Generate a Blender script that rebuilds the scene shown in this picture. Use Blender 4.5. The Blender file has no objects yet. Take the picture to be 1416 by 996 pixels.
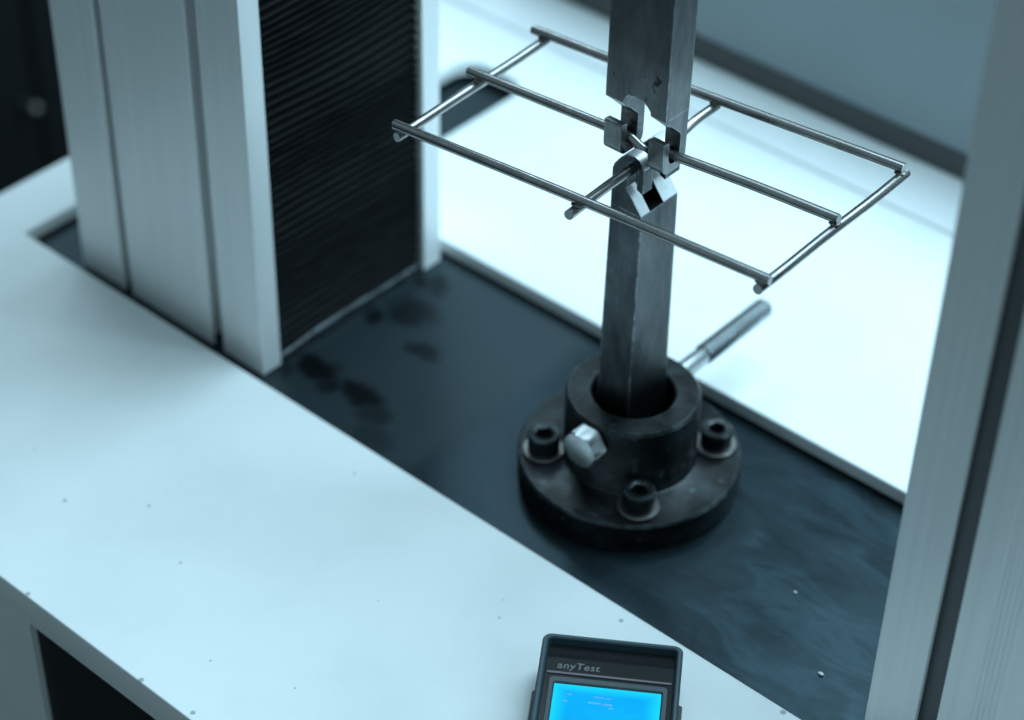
import bpy, bmesh, math, random
from mathutils import Vector, Matrix
random.seed(7)
S = 0.001                                   # everything below is written in millimetres
scene = bpy.context.scene
col = scene.collection

# ------------------------------------------------------------------ camera
cam_d = bpy.data.cameras.new('camera'); cam = bpy.data.objects.new('camera', cam_d); col.objects.link(cam)
RT = Vector((0.7527012440, 0.6580947870, 0.0187640225))
DN = Vector((0.4299159748, -0.4697351485, -0.7710519728))
FW = Vector((-0.4986111630, 0.5884387322, -0.6364956926))
CP = Vector((470.936, -649.189, 738.698)) * S
cam.matrix_world = Matrix(((RT.x, -DN.x, -FW.x, CP.x), (RT.y, -DN.y, -FW.y, CP.y), (RT.z, -DN.z, -FW.z, CP.z), (0, 0, 0, 1)))
cam_d.sensor_width = 36.0; cam_d.sensor_fit = 'HORIZONTAL'
cam_d.lens = 36.0 * 2990.07 / 1416.0
cam_d.clip_start = 0.02; cam_d.clip_end = 60
cam_d.dof.use_dof = True; cam_d.dof.focus_distance = 0.945; cam_d.dof.aperture_fstop = 4.5
cam_d.dof.aperture_blades = 0
scene.camera = cam

# ------------------------------------------------------------------ world, lamps, exposure
w = bpy.data.worlds.new('World'); scene.world = w; w.use_nodes = True
bg = w.node_tree.nodes['Background']
bg.inputs[0].default_value = (0.32, 0.50, 0.57, 1); bg.inputs[1].default_value = 0.68

def area(name, loc, target, sx, sy, power, color):
    d = bpy.data.lights.new(name, 'AREA'); d.shape = 'RECTANGLE'; d.size = sx; d.size_y = sy
    d.energy = power; d.color = color
    o = bpy.data.objects.new(name, d); col.objects.link(o); o.location = loc
    o.rotation_euler = (Vector(target) - Vector(loc)).to_track_quat('-Z', 'Y').to_euler()
    return o
area('ceiling_lamp', (0.15, 0.72, 1.75), (0.0, 0.05, 0.0), 1.3, 1.5, 45, (0.56, 0.85, 1.0))
area('ceiling_lamp', (-1.35, 0.80, 1.75), (0.0, 0.10, 0.1), 1.0, 0.7, 14, (0.58, 0.85, 1.0))
area('window_lamp', (1.95, 0.65, 1.6), (0.0, 0.0, 0.1), 1.0, 1.2, 44, (0.53, 0.845, 1.0))

scene.view_settings.view_transform = 'Standard'; scene.view_settings.look = 'None'
scene.view_settings.exposure = 0.0; scene.view_settings.gamma = 1.0
scene.view_settings.use_curve_mapping = False

# ------------------------------------------------------------------ materials
MATS = {}
def mat(name, base, rough=0.5, metal=0.0, spec=0.5, emit=None, emit_s=0.0):
    m = bpy.data.materials.new(name); m.use_nodes = True; MATS[name] = m
    b = m.node_tree.nodes['Principled BSDF']
    b.inputs['Base Color'].default_value = (*base, 1); b.inputs['Roughness'].default_value = rough
    b.inputs['Metallic'].default_value = metal; b.inputs['Specular IOR Level'].default_value = spec
    if emit: b.inputs['Emission Color'].default_value = (*emit, 1); b.inputs['Emission Strength'].default_value = emit_s
    return m, m.node_tree, b
def N(nt, t, **kw):
    n = nt.nodes.new(t)
    for k, v in kw.items(): setattr(n, k, v)
    return n
def coords(nt, scale=(1, 1, 1)):
    tc = N(nt, 'ShaderNodeTexCoord'); mp = N(nt, 'ShaderNodeMapping'); mp.inputs['Scale'].default_value = scale
    g = N(nt, 'ShaderNodeNewGeometry')       # world position: every object has its own place on the texture
    nt.links.new(g.outputs['Position'], mp.inputs[0]); return mp.outputs[0]
def noise(nt, vec, scale, detail=4, rough=0.55, dist=0.0):
    n = N(nt, 'ShaderNodeTexNoise'); n.inputs['Scale'].default_value = scale; n.inputs['Detail'].default_value = detail
    n.inputs['Roughness'].default_value = rough; n.inputs['Distortion'].default_value = dist
    nt.links.new(vec, n.inputs['Vector']); return n.outputs['Fac']
def ramp(nt, fac, stops):
    r = N(nt, 'ShaderNodeValToRGB'); e = r.color_ramp.elements
    while len(e) < len(stops): e.new(0.5)
    for i, (p, c) in enumerate(stops):
        e[i].position = p; e[i].color = (*c, 1) if not isinstance(c, (int, float)) else (c, c, c, 1)
    nt.links.new(fac, r.inputs[0]); return r.outputs[0]
def mix(nt, fac, a, b, blend='MIX'):
    m = N(nt, 'ShaderNodeMix', data_type='RGBA', blend_type=blend)
    for s, v in ((0, fac), (6, a), (7, b)):
        if isinstance(v, (int, float)): m.inputs[s].default_value = v
        elif isinstance(v, tuple): m.inputs[s].default_value = (*v, 1)
        else: nt.links.new(v, m.inputs[s])
    return m.outputs[2]
def math_(nt, op, a, b=None):
    m = N(nt, 'ShaderNodeMath', operation=op)
    for i, v in enumerate((a, b)):
        if v is None: continue
        if isinstance(v, (int, float)): m.inputs[i].default_value = v
        else: nt.links.new(v, m.inputs[i])
    return m.outputs[0]
def bump(nt, b, h, strength, dist):
    n = N(nt, 'ShaderNodeBump'); n.inputs['Strength'].default_value = strength; n.inputs['Distance'].default_value = dist
    nt.links.new(h, n.inputs['Height']); nt.links.new(n.outputs[0], b.inputs['Normal'])

# painted white sheet metal with dust specks and faint grime
m, nt, b = mat('white_paint', (0.8, 0.8, 0.8), 0.34, 0.0, 0.25)
v = coords(nt)
grime = ramp(nt, noise(nt, v, 9, 6, 0.6), [(0.40, 0.0), (0.78, 1.0)])
speck = None
for (x, y, rad) in [(-190, -204, 1.5), (-157, -179, 1.2), (-99.4, -95, 1.0), (-116.5, -195, 1.0), (19, -120.4, .9), (-153.7, -256.4, 1.6), (-74.4, -256.6, 1.8), 
                  (-43, -254.2, 1.7), (150.4, -79, 2.0), (-60, -228, .8), (-20, -214, .7), (62, -84, 1.5), (-30, -150, .6), (-230, -190, .7)]:
    d = N(nt, 'ShaderNodeVectorMath', operation='DISTANCE'); nt.links.new(v, d.inputs[0]); d.inputs[1].default_value = (x * S, y * S, 0.010)
    k_ = ramp(nt, math_(nt, 'MULTIPLY', d.outputs['Value'], 1000 / rad / 1.5), [(0.30, 1.0), (0.62, 0.0)])
    speck = k_ if speck is None else math_(nt, 'MAXIMUM', speck, k_)
vo2 = N(nt, 'ShaderNodeTexVoronoi'); vo2.inputs['Scale'].default_value = 120; nt.links.new(v, vo2.inputs['Vector'])
thr2 = ramp(nt, noise(nt, v, 17, 2), [(0.56, 0.0), (0.70, 0.10)])
speck2 = math_(nt, 'LESS_THAN', vo2.outputs['Distance'], thr2)
c1 = mix(nt, grime, (0.81, 0.82, 0.82), (0.70, 0.725, 0.73))
c2 = mix(nt, math_(nt, 'MULTIPLY', speck, 0.62), c1, (0.10, 0.12, 0.12))
c3 = mix(nt, math_(nt, 'MULTIPLY', speck2, 0.35), c2, (0.20, 0.22, 0.22))
nt.links.new(c3, b.inputs['Base Color'])
nt.links.new(ramp(nt, noise(nt, v, 14, 5), [(0.3, 0.46), (0.75, 0.62)]), b.inputs['Roughness'])
bump(nt, b, noise(nt, v, 420, 3), 0.12, 0.0004)

# dark oiled steel plate with stains and wiped smears
m, nt, b = mat('plate_steel', (0.05, 0.06, 0.065), 0.35, 0.75)
v = coords(nt)
wob = N(nt, 'ShaderNodeTexNoise'); wob.inputs['Scale'].default_value = 62; wob.inputs['Detail'].default_value = 4; nt.links.new(v, wob.inputs['Vector'])
sub = N(nt, 'ShaderNodeVectorMath', operation='SUBTRACT'); nt.links.new(wob.outputs['Color'], sub.inputs[0]); sub.inputs[1].default_value = (0.5, 0.5, 0.5)
scl = N(nt, 'ShaderNodeVectorMath', operation='SCALE'); nt.links.new(sub.outputs[0], scl.inputs[0]); scl.inputs['Scale'].default_value = 0.017
add = N(nt, 'ShaderNodeVectorMath', operation='ADD'); nt.links.new(v, add.inputs[0]); nt.links.new(scl.outputs[0], add.inputs[1])
total = None
for (x, y, rx, ry, k) in [(-180, -40, 13, 9, 1.0), (-166, -47, 9, 7, .8), (-147, -40, 15, 8, 1.0), (-132, -48, 10, 8, .6), (-175, 28, 15, 12, .75),
                         (-148, 7, 12, 6, .8), (-190, 12, 7, 6, .9), (-183, 54, 12, 8, .8), (-196, -54, 8, 10, .6), (-120, -62, 12, 9, .4)]:
    s2 = N(nt, 'ShaderNodeVectorMath', operation='SUBTRACT'); nt.links.new(add.outputs[0], s2.inputs[0]); s2.inputs[1].default_value = (x * S, y * S, 0)
    m2 = N(nt, 'ShaderNodeVectorMath', operation='MULTIPLY'); nt.links.new(s2.outputs[0], m2.inputs[0]); m2.inputs[1].default_value = (1000 / rx / 1.3, 1000 / ry / 1.3, 0)
    l2 = N(nt, 'ShaderNodeVectorMath', operation='LENGTH'); nt.links.new(m2.outputs[0], l2.inputs[0])
    blob = math_(nt, 'MULTIPLY', ramp(nt, l2.outputs['Value'], [(0.48, 1.0), (1.0, 0.0)]), k)
    total = blob if total is None else math_(nt, 'MAXIMUM', total, blob)
vs = coords(nt, (1.0, 2.2, 1.0))
smear = ramp(nt, noise(nt, vs, 11, 7, 0.68, 0.7), [(0.34, 0.0), (0.74, 1.0)])
fine = noise(nt, v, 160, 4)
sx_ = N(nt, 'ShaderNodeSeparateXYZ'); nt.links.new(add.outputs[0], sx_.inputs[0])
left_tone = ramp(nt, math_(nt, 'ADD', math_(nt, 'MULTIPLY', sx_.outputs['X'], 10.0), 1.35), [(0.40, 1.0), (0.56, 0.0)])   # lighter, greyer and rougher tone left of x = -84 mm
wisp = math_(nt, 'MULTIPLY', ramp(nt, noise(nt, coords(nt, (1.0, 3.0, 1.0)), 17, 5, 0.55, 1.3), [(0.48, 0.0), (0.60, 1.0), (0.74, 0.0)]),
             ramp(nt, math_(nt, 'MULTIPLY', sx_.outputs['X'], 10.0), [(0.15, 0.0), (0.75, 1.0)]))
ca = mix(nt, smear, (0.012, 0.022, 0.028), (0.022, 0.041, 0.052))
ca = mix(nt, math_(nt, 'MULTIPLY', wisp, 0.27), ca, (0.044, 0.090, 0.120))
ca = mix(nt, math_(nt, 'MULTIPLY', left_tone, 0.8), ca, (0.028, 0.041, 0.048))
nt.links.new(math_(nt, 'SUBTRACT', 0.75, math_(nt, 'MULTIPLY', left_tone, 0.10)), b.inputs['Metallic'])
cb = mix(nt, math_(nt, 'MULTIPLY', fine, 0.25), ca, (0.020, 0.036, 0.044))
cc = mix(nt, math_(nt, 'MULTIPLY', total, 0.97), cb, (0.003, 0.005, 0.006))
nt.links.new(cc, b.inputs['Base Color'])
r1 = ramp(nt, smear, [(0.0, 0.26), (1.0, 0.40)])
nt.links.new(mix(nt, total, mix(nt, left_tone, r1, (0.46, 0.46, 0.46)), (0.38, 0.38, 0.38)), b.inputs['Roughness'])
bump(nt, b, noise(nt, v, 240, 5), 0.06, 0.0006)

# anodised aluminium extrusion, drawn lines along the height
m, nt, b = mat('anodised_aluminium', (0.6, 0.62, 0.63), 0.42, 0.12)
v = coords(nt, (1, 1, 0.012))
st = noise(nt, v, 420, 3, 0.6); big = noise(nt, coords(nt, (1, 1, 0.25)), 14, 4)
nt.links.new(mix(nt, st, (0.70, 0.71, 0.715), (0.86, 0.87, 0.872)), b.inputs['Base Color'])
nt.links.new(ramp(nt, big, [(0.3, 0.30), (0.7, 0.46)]), b.inputs['Roughness'])
bump(nt, b, st, 0.10, 0.0003)

def edge_wear(nt, radius, lo, hi, vec):
    bv = N(nt, 'ShaderNodeBevel'); bv.samples = 6; bv.inputs['Radius'].default_value = radius * S
    g = N(nt, 'ShaderNodeNewGeometry'); d = N(nt, 'ShaderNodeVectorMath', operation='DOT_PRODUCT')
    nt.links.new(bv.outputs[0], d.inputs[0]); nt.links.new(g.outputs['True Normal'], d.inputs[1])
    e = ramp(nt, math_(nt, 'SUBTRACT', 1.0, d.outputs['Value']), [(lo, 0.0), (hi, 1.0)])
    return math_(nt, 'MULTIPLY', e, ramp(nt, noise(nt, vec, 190, 4), [(0.40, 0.15), (0.62, 1.0)]))
# machined steel of the grips: blotched, scratched
def steel(name, dark, light, rough, sc, pit=0.5, grain=0.35, wear=0.0):
    m, nt, b = mat(name, dark, rough, 0.95)
    v = coords(nt)
    bl = ramp(nt, noise(nt, coords(nt, (1, 1, 0.35)), sc, 7, 0.66, 0.3), [(0.32, 0.0), (0.72, 1.0)])
    gr = noise(nt, coords(nt, (1, 1, 0.05)), 900, 3)
    pits = math_(nt, 'MAXIMUM', ramp(nt, noise(nt, v, 300, 2), [(0.70, 0.0), (0.76, 1.0)]), ramp(nt, noise(nt, v, 105, 3), [(0.66, 0.0), (0.72, 1.0)]))
    c = mix(nt, bl, dark, light); c = mix(nt, math_(nt, 'MULTIPLY', gr, grain), c, dark)
    if wear: c = mix(nt, math_(nt, 'MULTIPLY', edge_wear(nt, 1.3, 0.008, 0.10, v), wear), c, (0.55, 0.57, 0.58))
    if pit: c = mix(nt, math_(nt, 'MULTIPLY', pits, pit), c, (0.04, 0.035, 0.03))
    nt.links.new(c, b.inputs['Base Color'])
    nt.links.new(ramp(nt, bl, [(0.0, rough + 0.10), (1.0, rough - 0.04)]), b.inputs['Roughness'])
    bump(nt, b, mix(nt, 0.5, gr, noise(nt, v, 700, 4)), 0.08, 0.0003)
steel('bar_steel', (0.085, 0.09, 0.092), (0.40, 0.42, 0.43), 0.33, 42, 0.9, 0.5, 0.8)
steel('grip_steel', (0.020, 0.024, 0.027), (0.13, 0.145, 0.155), 0.27, 44, 0.4, 0.5, 0.8)
steel('wire_steel', (0.24, 0.23, 0.225), (0.40, 0.39, 0.385), 0.20, 90, 0.0, 0.1)
steel('pale_steel', (0.66, 0.68, 0.69), (0.86, 0.88, 0.89), 0.40, 140, 0.3, 0.2)
steel('thread_steel', (0.36, 0.39, 0.405), (0.54, 0.57, 0.585), 0.26, 60, 0.0, 0.1)
steel('zinc_steel', (0.40, 0.42, 0.43), (0.58, 0.60, 0.61), 0.27, 60, 0.0, 0.1)
steel('washer_steel', (0.15, 0.145, 0.14), (0.30, 0.285, 0.27), 0.36, 150)

# black oxide finish of holder and cap screws
m, nt, b = mat('black_oxide', (0.02, 0.02, 0.02), 0.4, 0.5)
v = coords(nt)
wr = ramp(nt, noise(nt, v, 55, 7, 0.66), [(0.46, 0.0), (0.80, 1.0)])
bo = mix(nt, wr, (0.005, 0.0065, 0.007), (0.036, 0.046, 0.053))
bo = mix(nt, math_(nt, 'MULTIPLY', edge_wear(nt, 1.8, 0.008, 0.10, v), 0.65), bo, (0.17, 0.22, 0.24))
bo = mix(nt, math_(nt, 'MULTIPLY', ramp(nt, noise(nt, v, 130, 3), [(0.64, 0.0), (0.72, 1.0)]), 0.3), bo, (0.16, 0.19, 0.21)); nt.links.new(bo, b.inputs['Base Color'])
nt.links.new(ramp(nt, noise(nt, v, 90, 5), [(0.3, 0.26), (0.7, 0.44)]), b.inputs['Roughness'])
bump(nt, b, noise(nt, v, 500, 4), 0.10, 0.0004)

m, nt, b = mat('bellows_rubber', (0.018, 0.020, 0.021), 0.55, 0.0, 0.09)
nt.links.new(mix(nt, noise(nt, coords(nt), 60, 5), (0.002, 0.0024, 0.0026), (0.007, 0.008, 0.0085)), b.inputs['Base Color'])
m, nt, b = mat('grey_panel', (0.20, 0.22, 0.23), 0.45)
nt.links.new(mix(nt, noise(nt, coords(nt), 20, 5), (0.19, 0.235, 0.255), (0.225, 0.27, 0.29)), b.inputs['Base Color'])
mat('groove_grey', (0.11, 0.12, 0.125), 0.55)
mat('black_gap', (0.010, 0.011, 0.012), 0.7)
m, nt, b = mat('seal_rubber', (0.05, 0.053, 0.056), 0.6)
m, nt, b = mat('frame_grey', (0.34, 0.37, 0.38), 0.42)
nt.links.new(mix(nt, noise(nt, coords(nt), 25, 5), (0.32, 0.35, 0.36), (0.38, 0.41, 0.42)), b.inputs['Base Color'])
m, nt, b = mat('dark_floor', (0.012, 0.013, 0.014), 0.9)
nt.links.new(mix(nt, noise(nt, coords(nt), 6, 5), (0.004, 0.005, 0.005), (0.009, 0.010, 0.010)), b.inputs['Base Color'])
m, nt, b = mat('dark_cabinet', (0.006, 0.007, 0.008), 0.6, 0.0, 0.25)
m, nt, b = mat('meter_plastic', (0.018, 0.022, 0.026), 0.38)
bump(nt, b, noise(nt, coords(nt), 900, 2), 0.15, 0.0003)
m, nt, b = mat('meter_rim', (0.026, 0.050, 0.065), 0.35)
bump(nt, b, noise(nt, coords(nt), 900, 2), 0.15, 0.0003)
mat('meter_face', (0.008, 0.009, 0.010), 0.28)
mat('print_grey', (0.13, 0.135, 0.135), 0.5)
mat('print_mauve', (0.13, 0.10, 0.13), 0.4)
mat('bezel_grey', (0.03, 0.045, 0.056), 0.35)
m, nt, b = mat('lit_screen', (0.0, 0.01, 0.02), 0.4, 0.0, 0.05, emit=(0.0, 0.45, 1.0), emit_s=1.0)
v = coords(nt)
fe = mix(nt, noise(nt, v, 45, 3), (0.0, 0.33, 0.93), (0.0, 0.54, 1.0)); 
def along(ax):
    s_ = N(nt, 'ShaderNodeVectorMath', operation='SUBTRACT'); nt.links.new(v, s_.inputs[0]); s_.inputs[1].default_value = (52.8 * S, -129.3 * S, 0)
    d_ = N(nt, 'ShaderNodeVectorMath', operation='DOT_PRODUCT'); nt.links.new(s_.outputs[0], d_.inputs[0]); d_.inputs[1].default_value = ax; return d_.outputs['Value']
sa, ca_ = math.sin(math.radians(34.1)), math.cos(math.radians(34.1))
eu = math_(nt, 'ABSOLUTE', math_(nt, 'MULTIPLY', math_(nt, 'SUBTRACT', along((ca_, sa, 0)), 0.0313), 1 / 0.0234))
ev = math_(nt, 'ABSOLUTE', math_(nt, 'MULTIPLY', math_(nt, 'SUBTRACT', along((sa, -ca_, 0)), 0.0453), 1 / 0.0174))
glow = ramp(nt, math_(nt, 'MAXIMUM', eu, ev), [(0.72, 0.0), (1.0, 0.75)])
fe = mix(nt, glow, fe, (0.01, 0.82, 1.0)); nt.links.new(fe, b.inputs['Emission Color'])
mat('lcd_mark', (0.05, 0.20, 0.30), 0.3, emit=(0.03, 0.22, 0.62), emit_s=1.0)
mat('chip_white', (0.75, 0.78, 0.8), 0.4)

# ------------------------------------------------------------------ mesh helpers
def thing(name, loc, label, cat, group=None):
    o = bpy.data.objects.new(name, None); o.empty_display_size = 0.01; col.objects.link(o)
    o.location = Vector(loc) * S; o['label'] = label; o['category'] = cat
    if group: o['group'] = group
    return o
def origin(p):
    v = Vector((0, 0, 0))
    while p: v += Vector(p.location); p = p.parent
    return v
def obj(name, bm, material, parent=None, smooth=30, bev=0.0, seg=2):
    me = bpy.data.meshes.new(name)
    bmesh.ops.recalc_face_normals(bm, faces=bm.faces[:])
    bm.to_mesh(me); bm.free()
    off = origin(parent)
    for vtx in me.vertices: vtx.co = vtx.co * S - off
    me.materials.append(MATS[material])
    if smooth:
        for p in me.polygons: p.use_smooth = True
        me.set_sharp_from_angle(angle=math.radians(smooth))
    o = bpy.data.objects.new(name, me); col.objects.link(o); o.parent = parent
    if bev:
        md = o.modifiers.new('edge', 'BEVEL'); md.width = bev * S; md.segments = seg; md.limit_method = 'ANGLE'; md.angle_limit = math.radians(35)
        md.harden_normals = True
    return o
def box(bm, x0, x1, y0, y1, z0, z1):
    vs = [bm.verts.new(p) for p in ((x0, y0, z0), (x1, y0, z0), (x1, y1, z0), (x0, y1, z0), (x0, y0, z1), (x1, y0, z1), (x1, y1, z1), (x0, y1, z1))]
    for f in ((3, 2, 1, 0), (4, 5, 6, 7), (0, 1, 5, 4), (1, 2, 6, 5), (2, 3, 7, 6), (3, 0, 4, 7)): bm.faces.new([vs[i] for i in f])
    return bm
def B(*a): return box(bmesh.new(), *a)
def prism(bm, poly, axis, lo, hi):
    """extrude a 2-D outline along an axis; poly holds the other two coordinates in x, y, z order"""
    def P(p, t):
        return {'x': (t, p[0], p[1]), 'y': (p[0], t, p[1]), 'z': (p[0], p[1], t)}[axis]
    a = [bm.verts.new(P(p, lo)) for p in poly]; c = [bm.verts.new(P(p, hi)) for p in poly]; n = len(poly)
    bm.faces.new(a[::-1]); bm.faces.new(c)
    for i in range(n): bm.faces.new((a[i], a[(i + 1) % n], c[(i + 1) % n], c[i]))
    return bm
def arc(cx, cy, r, a0, a1, n=10):
    return [(cx + r * math.cos(math.radians(a0 + (a1 - a0) * i / n)), cy + r * math.sin(math.radians(a0 + (a1 - a0) * i / n))) for i in range(n + 1)]
def loft(bm, rings, caps=(True, True), closed=False):
    R = [[bm.verts.new(p) for p in r] for r in rings]; n = len(R[0])
    pairs = list(zip(R, R[1:])) + ([(R[-1], R[0])] if closed else [])
    for a, c in pairs:
        for i in range(n): bm.faces.new((a[i], a[(i + 1) % n], c[(i + 1) % n], c[i]))
    if not closed:
        if caps[0]: bm.faces.new(R[0][::-1])
        if caps[1]: bm.faces.new(R[-1])
    return bm
def circ(c, r, z, n=48): return [(c[0] + r * math.cos(2 * math.pi * i / n), c[1] + r * math.sin(2 * math.pi * i / n), z) for i in range(n)]
def hexr(t, af):                              # radius of a hexagon (across flats af) at angle t
    k = (t + math.pi / 6) % (math.pi / 3) - math.pi / 6
    return af / 2 / math.cos(k)
def tube(pts, r, n=28, rag=0.0, bev=0.22):
    """round bar along a polyline with small end chamfers"""
    P = [Vector(p) for p in pts]; bm = bmesh.new(); rings = []
    d0 = (P[1] - P[0]).normalized(); d1 = (P[-1] - P[-2]).normalized()
    path = [(P[0], d0, r - bev), (P[0] + d0 * bev, d0, r)]
    for i in range(1, len(P) - 1): path.append((P[i], ((P[i] - P[i - 1]).normalized() + (P[i + 1] - P[i]).normalized()).normalized(), r))
    path += [(P[-1] - d1 * bev, d1, r), (P[-1], d1, r - bev)]
    for j, (p, d, rr) in enumerate(path):
        up = Vector((0, 0, 1)); a = d.cross(up).normalized(); c = a.cross(d).normalized()
        e = rag if j in (0, 1, len(path) - 1, len(path) - 2) else 0
        rings.append([tuple(p + a * rr * math.cos(2 * math.pi * i / n) + c * rr * math.sin(2 * math.pi * i / n)
                            + d * e * math.sin(2 * math.pi * i / n + 4 * P[0].y)) for i in range(n)])
    return loft(bm, rings)
def smooth_path(ctrl, n=8):
    P = [Vector(c) for c in ctrl]; P = [P[0] * 2 - P[1]] + P + [P[-1] * 2 - P[-2]]; out = []
    for i in range(1, len(P) - 2):
        for k in range(n):
            t = k / n; a, b_, c, d = P[i - 1:i + 3]
            out.append(0.5 * ((2 * b_) + (c - a) * t + (2 * a - 5 * b_ + 4 * c - d) * t * t + (3 * b_ - a - 3 * c + d) * t ** 3))
    return out + [P[-2]]

# ------------------------------------------------------------------ setting
f = obj('floor', B(-6000, 6000, -6000, 6000, -770, -760), 'dark_floor', smooth=0); f['kind'] = 'structure'
f = obj('wall', B(-2460, -2400, -6000, 6000, -759, 2400), 'dark_floor', smooth=0); f['kind'] = 'structure'

# ------------------------------------------------------------------ testing machine
M = thing('testing_machine', (0, 0, -758), 'white tensile testing machine with dark steel bed plate and two aluminium columns', 'machine')
X0, X1, Y0, Y1 = -418, 430, -257, 278.5
OX0, OX1, OY0, OY1 = -379, 369, -77.6, 79.4
# top cover: folded sheet with the bed opening and a slot hole at the rear
bm = bmesh.new()
def rrect(x0, x1, y0, y1, r, n=8):
    return arc(x1 - r, y0 + r, r, -90, 0, n) + arc(x1 - r, y1 - r, r, 0, 90, n) + arc(x0 + r, y1 - r, r, 90, 180, n) + arc(x0 + r, y0 + r, r, 180, 270, n)
loops = [rrect(X0, X1, Y0, Y1, 3, 4), rrect(OX0, OX1, OY0, OY1, 1.0, 3), rrect(-322, -268.5, 110, 235, 17)]
allv = []
for lp in loops:
    vs = [bm.verts.new((p[0], p[1], 10.0)) for p in lp]; allv.append(vs)
es = []
for vs in allv:
    for i in range(len(vs)): es.append(bm.edges.new((vs[i], vs[(i + 1) % len(vs)])))
bmesh.ops.triangle_fill(bm, use_beauty=True, use_dissolve=False, edges=es)
for k, vs in enumerate(allv):               # folded lips: rounded shoulder, then straight down
    dep = (14, 8, 9)[k]; sgn = 1 if k == 0 else -1
    n = len(vs); cen = [Vector(vt.co) for vt in vs]
    nor = []
    for i in range(n):
        t = (cen[(i + 1) % n] - cen[i - 1]).normalized(); nor.append(Vector((t.y, -t.x, 0)) * sgn)
    prev = vs
    for (o_, z_) in ((0.25, 9.92), (0.6, 9.6), (0.75, 9.2), (0.75, 10 - dep)):
        cur = [bm.verts.new((cen[i].x + nor[i].x * o_, cen[i].y + nor[i].y * o_, z_)) for i in range(n)]
        for i in range(n): bm.faces.new((prev[i], prev[(i + 1) % n], cur[(i + 1) % n], cur[i]))
        prev = cur
obj('top_cover', bm, 'white_paint', M, smooth=50)
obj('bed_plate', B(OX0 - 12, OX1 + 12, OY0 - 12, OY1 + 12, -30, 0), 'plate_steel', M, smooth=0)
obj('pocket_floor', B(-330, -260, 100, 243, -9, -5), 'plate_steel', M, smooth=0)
# front frame: stile and rail round a dark recess
fb = bmesh.new()
box(fb, X0 + 1, -157, Y0 + 0.2, Y0 + 18, -757, -4.2)
obj('front_stile', fb, 'white_paint', M, smooth=0, bev=0.6)
obj('front_rail', B(-156.9, 400, Y0 + 0.2, Y0 + 18, -11.5, -4.2), 'white_paint', M, smooth=0, bev=0.5)
obj('front_recess', B(-157, 400, Y0 + 4, Y0 + 8, -757, -11.6), 'black_gap', M, smooth=0)
obj('side_panel', B(X0 + 1, X0 + 4, Y0 + 18.2, Y1 - 2, -757, -4.2), 'frame_grey', M, smooth=0)
obj('side_panel', B(X1 - 4, X1 - 1, Y0 + 18.2, Y1 - 2, -757, -4.2), 'frame_grey', M, smooth=0)
# ledge behind the seam and the grey guard panel with its dark seal
obj('rear_ledge', B(X0, X1, Y1 + 2.6, 372, -6, 10.0), 'white_paint', M, smooth=0, bev=0.8)
obj('seam_floor', B(X0 + 2, X1 - 2, Y1 - 1, Y1 + 3, -9, 3.5), 'frame_grey', M, smooth=0)
obj('rear_guard', B(-380, X1 - 4, 331.5, 343, 27, 165), 'grey_panel', M, smooth=0, bev=1.0)
obj('guard_seal', B(-380, X1 - 4, 329.5, 344, 10.2, 27), 'seal_rubber', M, smooth=0, bev=2.0)

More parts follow.
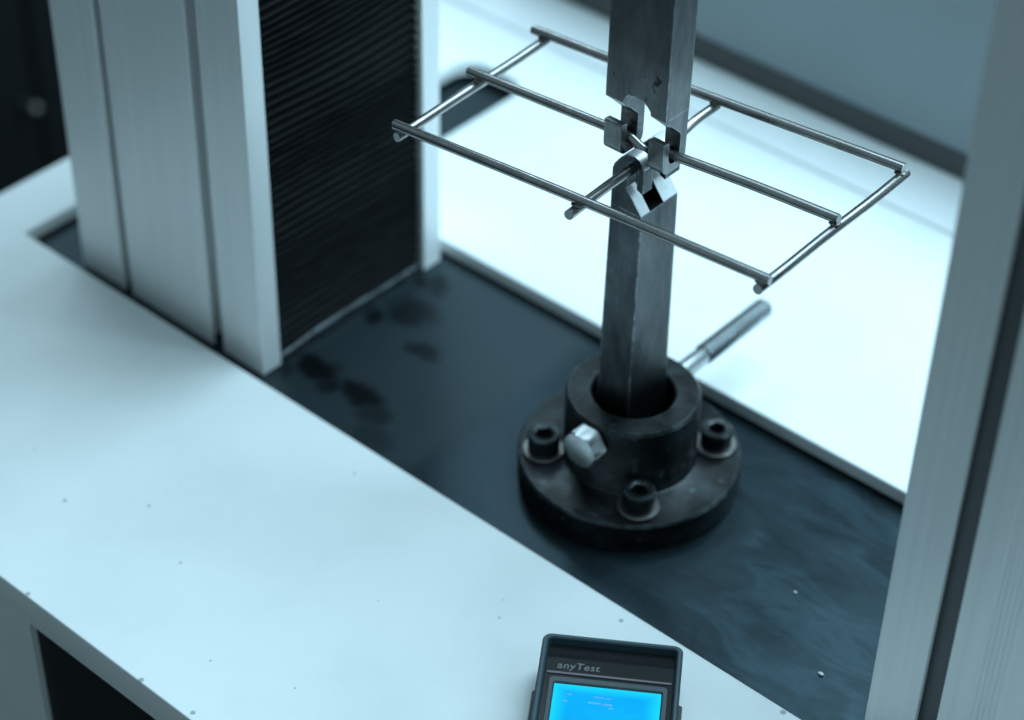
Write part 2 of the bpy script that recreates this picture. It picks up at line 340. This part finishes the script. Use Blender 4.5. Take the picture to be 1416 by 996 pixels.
def column(side, xi, xo, grooves, ribs):
    """C-shaped extrusion open towards the specimen; side = +1 opens to +x"""
    yf, yr = -66.0, 72.5
    pts = [(xi, yf)]
    feats = sorted([(g, 'g') for g in grooves] + [(r, 'r') for r in ribs], key=lambda t: -side * t[0][0])
    for (g, k) in feats:                      # walk from the inner corner outwards along the front face
        a, c = (g[1], g[0]) if side > 0 else (g[0], g[1])
        if k == 'g':
            s_ = side
            pts += [(a, yf), (a - s_ * 0.3, yf + 0.6), (a - s_ * 0.3, yf + 2.6), (a + s_ * 4, yf + 2.6), (a + s_ * 4, yf + 11), (c - s_ * 4, yf + 11), (c - s_ * 4, yf + 2.6),
                    (c + s_ * 0.3, yf + 2.6), (c + s_ * 0.3, yf + 0.6), (c, yf)]
        else:
            pts += [(a, yf), ((a + c) / 2, yf + 0.7), (c, yf)]
    pts += [(xo, yf), (xo, yr), (xi, yr), (xi, yr - 13.5), (xi - side * 100, yr - 13.5), (xi - side * 100, yf + 13.5), (xi, yf + 13.5)]
    bm = bmesh.new(); prism(bm, pts, 'z', 0.6, 640)
    c = obj('column', bm, 'anodised_aluminium', M, smooth=25, bev=0.7)
    for g in (grooves if side < 0 else []):
        obj('groove_strip', B(g[0] - 3.6, g[1] + 3.6, yf + 5.5, yf + 10.6, 1, 639), 'groove_grey', c, smooth=0)  # darker grey strip along the bottom of each groove, right column only
    # pleated cover of the screw
    bm = bmesh.new(); y0, y1 = yf + 14.2, yr - 14.2; ny = 10; rows = []
    z = 9.0; k = 0
    while z < 636:
        d = -2.5 if k % 2 == 0 else -7.6
        row = []
        for j in range(ny + 1):
            t = j / ny; y = y0 + (y1 - y0) * t
            sag = 1.5 * math.sin(3.1 * t + z * 0.021) + 0.6 * math.sin(5.3 * t + z * 0.05) * min(1, z / 60) + random.uniform(-.2, .2)
            row.append(bm.verts.new((xi + side * (d + random.uniform(-.25, .25)), y, z + sag)))
        rows.append(row); z += 2.45 + 0.45 * math.sin(z * 0.09) + random.uniform(-.15, .15); k += 1
    for a, b_ in zip(rows, rows[1:]):
        for j in range(ny): bm.faces.new((a[j], a[j + 1], b_[j + 1], b_[j]))
    obj('bellows', bm, 'bellows_rubber', c, smooth=0)
    bm = bmesh.new(); rings = []
    for j in range(15):                       # bent metal strip that holds its foot
        t = j / 14; y = y0 + (y1 - y0) * t; lift = 2.2 * math.sin(math.pi * min(1, t * 1.25)) * (1 - t * 0.5)
        x = xi - side * (1.5 + 1.2 * t)
        rings.append([(x, y, 0.5 + lift), (x + side * 1.3, y, 0.7 + lift), (x + side * .6, y, 4.2 + lift), (x - side * 0.8, y, 5.2 + lift), (x - side * 1.6, y, 4.8 + lift)])
    loft(bm, rings)
    obj('bellows_strip', bm, 'black_oxide', c, smooth=30)
    return c
column(1, -195.6, -341, [(-306, -299.6), (-235.0, -226.0)], [])
column(-1, 183.4, 329, [(206.4, 216.3), (287.0, 297.0)], [(229.5 + 2.3 * i, 231.3 + 2.3 * i) for i in range(5)])

# ------------------------------------------------------------------ flanged holder on the bed plate
HC = (-5.4, 5.6)
H = thing('flanged_holder', (HC[0], HC[1], 0), 'round black flanged socket bolted to the dark steel plate', 'holder')
bm = bmesh.new()
prof = [(24, 0.15), (55.2, 0.15), (56, 1.0), (56, 15), (55.0, 16), (36, 16), (34.2, 16.6)]
prof += [(33.4, 18), (33.4, 53.6), (32.2, 55), (21.6, 55), (20.6, 54), (20.6, 6), (24, 6)]
loft(bm, [circ(HC, r, z, 96) for r, z in prof], closed=True)
obj('flange', bm, 'black_oxide', H, smooth=40)
def cap_screw(c, rot):
    n = 48
    def hx(z, af): return [(c[0] + hexr(t, af) * math.cos(t + rot), c[1] + hexr(t, af) * math.sin(t + rot), z) for t in [2 * math.pi * i / n for i in range(n)]]
    bm = bmesh.new()
    bm2 = bmesh.new(); loft(bm2, [circ(c, 5.6, 16.05), circ(c, 10.3, 16.05), circ(c, 10.6, 16.4), circ(c, 10.6, 17.9), circ(c, 10.2, 18.2), circ(c, 5.6, 18.2)], closed=True)
    rings = [circ(c, 7.6, 18.25), circ(c, 8.0, 18.7), circ(c, 8.0, 27.4), circ(c, 7.3, 28.25), [(p[0], p[1], 28.25) for p in circ(c, 5.6, 28.25)], hx(27.6, 8.3), hx(22.0, 8.2)]
    loft(bm, rings)
    s = obj('cap_screw', bm, 'black_oxide', H, smooth=35)
    obj('washer', bm2, 'washer_steel', s, smooth=35)
for (x, y, r) in [(-36.6, -24.2, .3), (24.6, 37.0, .8), (24.2, -24.6, .1), (-36.0, 36.8, .5)]: cap_screw((x, y), r)

# long zinc bolt through the collar, head at the front, thread at the back
bx, bz = -4.4, 44.0
n = 48
def yring(y, r, af=None):
    out = []
    for i in range(n):
        t = 2 * math.pi * i / n; rr = min(hexr(t, af), r) if af else r
        out.append((bx + rr * math.cos(t + 0.54), y, bz + rr * math.sin(t + 0.54)))
    return out
LB = thing('locking_bolt', (bx, 5, bz), 'long shiny zinc hex bolt pushed sideways through the black collar', 'bolt')
bm = bmesh.new(); loft(bm, [yring(-28.2, 9.9, 18), yring(-36.2, 10.4, 18), yring(-37.0, 9.2, 18), yring(-37.2, 8.3)])
obj('bolt_head', bm, 'zinc_steel', LB, smooth=25)
bm = bmesh.new(); loft(bm, [yring(38.6, 4.8), yring(60, 4.8), yring(61.5, 4.4)])
obj('shank', bm, 'zinc_steel', LB, smooth=40)
rings = []; y = 61.6
while y < 114:
    rings.append(yring(y, 5.1)); rings.append(yring(y + .6, 5.5)); y += 1.25
rings += [yring(y, 5.0), yring(y + 1.2, 4.3), yring(y + 1.8, 3.2)]
bm = bmesh.new(); loft(bm, rings); obj('thread', bm, 'thread_steel', LB, smooth=60)

# ------------------------------------------------------------------ lower grip: post with two hooks over the cross wire
LX0, LX1, LY0, LY1 = -15.1, 2.6, -9.2, 17.8
wx, wz = -3.9, 194.2                          # cross wire centre in the hooks
LG = thing('lower_grip', (-6.3, 4.5, 8), 'upright steel post with two hooks curled over the cross wire, standing in the collar', 'grip')
gap0, gap1 = -2.55, 7.2
zs = 170.4                                    # where the outer edge of the sloped notch starts
bm = bmesh.new()
yz = [(LY0, 8), (LY1, 8), (LY1, zs), (LY0, zs)]
prism(bm, yz, 'x', LX0, LX1)
for vt in bm.verts:                           # the post thickens towards its foot
    t = min(1.0, (zs - vt.co.z) / 120)
    vt.co.x += (-1.2 if vt.co.x < -6 else 1.7) * t; vt.co.y += (-1.5 if vt.co.y < 5 else 2.0) * t
obj('post', bm, 'grip_steel', LG, smooth=30, bev=0.25)
def lower_profile():
    sl, sr = wx - 2.8, wx + 2.8
    p = [(LX0, zs - 0.3), (LX1, zs - 0.3), (LX1, zs + 0.2), (sl - 0.2, 182.6), (sl, 183.4)]
    p += arc(wx, wz - 0.15, 2.8, 180, 0, 10)
    p += [(sr, 184.6), (sr + .5, 183.8), (LX1 - 0.4, 182.7), (LX1, 183.2)]
    p += arc(wx, wz, LX1 - wx, 0, 88, 9)
    p += [(-8.0, 200.2), (-11.6, 196.3), (-14.2, 192.6), (LX0, 189.8)]
    return p
for (a, c) in ((LY0, gap0), (gap1, LY1)):
    bm = bmesh.new(); prism(bm, lower_profile(), 'y', a, c)
    h = obj('hook', bm, 'grip_steel', LG, smooth=30, bev=0.25)
    h.data.materials.append(MATS['pale_steel'])       # faces turned upwards take a paler steel than the rest
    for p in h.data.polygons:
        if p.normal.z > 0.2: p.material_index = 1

# ------------------------------------------------------------------ upper grip: bar with two hooks under the long wire
UX0, UX1, UY0, UY1 = -22.3, 11.3, -7.8, 8.8
UG = thing('upper_grip', (-5.5, 0.5, 195), 'hanging rectangular steel bar ending in two hooks under the long middle wire', 'grip')
zn = 224.2
hx0, hx1 = (UX0, -12.6), (2.8, UX1)
ar = (hx1[0] - hx0[1]) / 2; acx = (hx1[0] + hx0[1]) / 2
bm = bmesh.new()
xz = [(UX0, zn), (hx0[1], zn)] + [(p[0], zn + 0.5 + (p[1] - zn) * 0.72) for p in arc(acx, zn, ar, 180, 0, 18)]
xz = [(p[0] + random.uniform(-.3, .3), p[1] + random.uniform(-.6, .6)) if 2 < i_ < len(xz) - 2 else p for i_, p in enumerate(xz)]
xz = xz + [(hx1[0], zn), (UX1, zn), (UX1, 430), (UX0, 430)]
prism(bm, xz, 'y', UY0, UY1)
obj('bar', bm, 'bar_steel', UG, smooth=30)
def upper_profile():
    p = [(UY1, zn), (UY0, zn), (3.7, 213.4), (4.0, 212.6)]
    p += arc(0.2, 203.6, 3.8, 0, -180, 12)
    p += [(-3.6, 211.2), (-4.1, 211.9), (UY0 + .5, 212.2), (UY0, 211.6), (UY0, 201.4)]
    p += arc(UY0 + 4.4, 200.0, 4.4, 180, 270, 6) + arc(UY1 - 5.5, 201.1, 5.5, 270, 360, 6)
    return p
for (a, c) in (hx0, hx1):
    bm = bmesh.new(); prism(bm, upper_profile(), 'x', a, c)
    obj('hook', bm, 'bar_steel', UG, smooth=30, bev=0.25)

# ------------------------------------------------------------------ welded wire mesh specimen
WR = 2.3
W = thing('wire_mesh', (-4, 0, 195), 'welded mesh of six steel wires held flat between the upper and lower grips', 'wire mesh')
zl, zc_ = 202.4, 197.8
longs = [[(-97.8, -63.7, zl), (94.9, -43.0, zl)], None, [(-105.2, 40.4, zl), (91.2, 62.0, zl)]]
mid = [(-102.6, -8.5, zl + .3), (-60, -4.3, zl + .4), (-22, -0.6, 202.7), (-13.4, -0.1, 202.2), (-4.0, 0.1, 199.0), (3.5, .7, 202.2), (12, 1.3, 202.7), (50, 6.4, zl + .4), (91.7, 11.0, zl + .2)]
crosses = [[(-94.2, -66.2, zc_), (-99.2, 44.5, zc_)],
           [(1.0, -59.5, zc_), (-1.2, -30, zc_ - .8), (-3.8, -10, wz), (-3.9, 4, wz), (-3.9, 18, wz), (-4.2, 36, zc_ - .5), (-4.4, 53.0, zc_)],
           [(91.7, -47.0, zc_), (90.4, 66.0, zc_)]]
for p in longs:
    if p is None: obj('wire', tube(smooth_path(mid), WR, rag=0.35), 'wire_steel', W, smooth=30)
    else:
        a, c = Vector(p[0]), Vector(p[1]); k = (c - a)
        pts = [a + k * t + Vector((0, 0, 0.45 * math.sin(5 * t + a.y))) for t in [i / 12 for i in range(13)]]
        obj('wire', tube(pts, WR, rag=0.35), 'wire_steel', W, smooth=30)
for p in crosses:
    obj('wire', tube(smooth_path(p) if len(p) > 2 else [Vector(p[0]).lerp(Vector(p[1]), i / 10) + Vector((0.3 * math.sin(i), 0, 0.2 * math.sin(i * .9))) for i in range(11)], WR, rag=0.4), 'wire_steel', W, smooth=30)
for o in W.children:                          # bare metal on the cut ends
    o.data.materials.append(MATS['pale_steel'])
    for p in o.data.polygons:
        if len(p.vertices) > 4: p.material_index = 1
def weld(x, y, z, a):
    bm = bmesh.new(); bmesh.ops.create_icosphere(bm, subdivisions=3, radius=1.0)
    for vt in bm.verts:
        q = vt.co * (1 + 0.10 * math.sin(vt.co.x * 7 + x) * math.cos(vt.co.y * 6 + y))
        px, py = q.x * 2.9, q.y * 2.5
        vt.co = (x + px * math.cos(a) - py * math.sin(a), y + px * math.sin(a) + py * math.cos(a), z + q.z * 1.1)
    obj('weld', bm, 'washer_steel', W, smooth=80)
for (x, y) in [(-94.5, -63.3), (-96.9, -7.9), (-98.9, 41.1), (0.7, -53.1), (-4.3, 51.5), (91.0, -43.5), (90.2, 10.6), (89.8, 61.6)]:
    weld(x, y, 200.1, 0.1)
weld(-3.9, 0.1, 196.6, 0.1)

# ------------------------------------------------------------------ hand-held meter lying on the cover
ZT = 32.0; ang = math.radians(34.1)
U = Vector((math.cos(ang), math.sin(ang), 0)); V = Vector((math.sin(ang), -math.cos(ang), 0)); O = Vector((52.8, -129.3, 0))
MW, ML = 62.6, 126.0
D = thing('handheld_meter', tuple(O + U * MW / 2 + V * ML / 2 + Vector((0, 0, 10.1))), 'black handheld meter with lit blue screen lying on the white cover', 'meter')
def xf(bm):
    for vt in bm.verts:
        c = vt.co.copy(); vt.co = O + U * c.x + V * c.y + Vector((0, 0, c.z))
    return bm
def rr2(x0, x1, y0, y1, r, n=6): return rrect(x0, x1, y0, y1, r, n)
def ring3(x0, x1, y0, y1, r, z): return [(p[0], p[1], z) for p in rr2(x0, x1, y0, y1, r)]
bm = bmesh.new()
loft(bm, [ring3(3.5, MW - 3.5, 3.5, ML - 3.5, 3.5, 10.1), ring3(1.2, MW - 1.2, 1.2, ML - 1.2, 4, 13), ring3(0.6, MW - .6, .6, ML - .6, 4, 27.6)])
obj('case', xf(bm), 'meter_plastic', D, smooth=40)
bm = bmesh.new()
i_ = 3.0
loft(bm, [ring3(0.7, MW - .7, .7, ML - .7, 4, 27.7), ring3(0, MW, 0, ML, 4.2, 28.4), ring3(0, MW, 0, ML, 4.2, 31.2), ring3(.8, MW - .8, .8, ML - .8, 3.6, 32.0),
          ring3(2.0, MW - 2.0, 2.0, ML - 2, 2.6, 32.0), ring3(2.7, MW - 2.7, 2.7, ML - 2.7, 2.0, 31.4), ring3(3.2, MW - 3.2, 3.2, ML - 3.2, 1.6, 27.7)], closed=True)
obj('rim', xf(bm), 'meter_rim', D, smooth=35)
bm = bmesh.new()                              # face: slopes up from the top edge to the flat panel
xs = (3.1, MW - 3.1)
rows = [(3.1, 27.75), (9.0, 28.3), (11.5, 29.2), (12.6, 29.5), (ML - 3.1, 29.5)]
g = [[bm.verts.new((x, y, z)) for x in xs] for y, z in rows]
for a, c in zip(g, g[1:]): bm.faces.new((a[0], a[1], c[1], c[0]))
obj('face_panel', xf(bm), 'meter_face', D, smooth=40)
obj('trim_line', xf(B(4.0, MW - 4.0, 20.9, 22.0, 29.45, 29.9)), 'print_mauve', D, smooth=0)
bm = bmesh.new()
loft(bm, [ring3(5.4, 57.4, 24.2, 66, 2.0, 29.5), ring3(5.6, 57.2, 24.4, 65.8, 2.0, 30.5), ring3(7.2, 55.4, 27.0, 63.4, 1.0, 30.5), ring3(8.0, 54.6, 28.0, 62.6, .6, 29.6)], closed=True)
bz_ = obj('screen_bezel', xf(bm), 'bezel_grey', D, smooth=30)
obj('screen', xf(B(7.9, 54.7, 27.9, 62.7, 29.52, 29.75)), 'lit_screen', bz_, smooth=0)
for (x, y, a, h) in [(26, 33.2, 4.2, .8), (31, 33.4, 2.2, .8), (23.5, 36.6, 5.5, 1.0), (30, 36.8, 4.0, 1.0), (14, 33.0, 2.2, .8), (12.5, 37.0, 2.0, .8), (32.5, 38.8, 2.2, .7)]:
    obj('screen_mark', xf(B(x, x + a, y, y + h, 29.74, 29.79)), 'lcd_mark', bz_, smooth=0)
for sx in (0, 1):                             # side grips, stepped out from the case
    bm = bmesh.new()
    x0, x1 = ((-1.6, 1.2) if sx == 0 else (MW - 1.2, MW + 1.6))
    loft(bm, [ring3(x0, x1, 31, 92, 1.2, 13.5), ring3(x0, x1, 30, 93, 1.2, 15), ring3(x0, x1, 30, 93, 1.2, 26), ring3(x0 + .5, x1 - .5, 31, 92, .8, 27.2)])
    obj('side_grip', xf(bm), 'seal_rubber', D, smooth=35)
for r_ in range(3):                           # keys below the screen
    for c_ in range(3):
        bm = bmesh.new(); x = 9 + c_ * 16; y = 72 + r_ * 15
        loft(bm, [ring3(x, x + 12, y, y + 9, 2, 29.5), ring3(x + .3, x + 11.7, y + .3, y + 8.7, 2, 31.0), ring3(x + 1, x + 11, y + 1, y + 8, 1.6, 31.4)])
        obj('key', xf(bm), 'bezel_grey', D, smooth=35)
tcu = bpy.data.curves.new('lettering', 'FONT'); tcu.body = 'anyTest'; tcu.size = 5.5; tcu.extrude = 0.04; tcu.space_character = 1.08; tcu.shear = 0.12; tcu.offset = 0.06
to = bpy.data.objects.new('lettering', tcu); col.objects.link(to)
bpy.context.view_layer.update()
me = bpy.data.meshes.new_from_object(to.evaluated_get(bpy.context.evaluated_depsgraph_get()))
bpy.data.objects.remove(to)
bm = bmesh.new(); bm.from_mesh(me)
for vt in bm.verts: vt.co = (8.0 + vt.co.x, 18.6 - vt.co.y, 29.56 + vt.co.z)
obj('lettering', xf(bm), 'print_grey', D, smooth=0)

# ------------------------------------------------------------------ metal crumbs
for (x, y, z, s, lab) in [(145.6, -41.1, 0.1, 1.3, 'tiny bright crumb on the dark steel plate beside the right column'), (106.6, -6.2, 0.1, 0.7, 'tiny pale crumb on the dark plate between flanged socket and column')]:
    bm = bmesh.new(); bmesh.ops.create_icosphere(bm, subdivisions=1, radius=s)
    for vt in bm.verts:
        vt.co.x *= random.uniform(.7, 1.5); vt.co.y *= random.uniform(.6, 1.1); vt.co.z *= .55
        vt.co += Vector((x, y, z + s * .5))
    o = obj('metal_crumb', bm, 'chip_white', None, smooth=0); o['label'] = lab; o['category'] = 'crumb'

# ------------------------------------------------------------------ dark cabinet far behind the left end
K = thing('cabinet', (-1000, 300, -759), 'black cabinet with a small pale knob in the dark behind the machine', 'cabinet')
obj('carcass', B(-1300, -903, -500, 1100, -757, 500), 'dark_cabinet', K, smooth=0, bev=2)
for (a, c) in ((-495, 298), (302, 1095)):
    d = obj('door', B(-902.5, -884, a, c, -740, 480), 'dark_cabinet', K, smooth=0, bev=3)
bm = bmesh.new()
loft(bm, [[(x, 282 + r * math.cos(2 * math.pi * i / 24), -292 + r * math.sin(2 * math.pi * i / 24)) for i in range(24)] for x, r in [(-883.5, 2.5), (-874, 2.5), (-872, 4.5), (-867, 6), (-862, 4.5), (-860, 2)]])
obj('knob', bm, 'washer_steel', K, smooth=40)
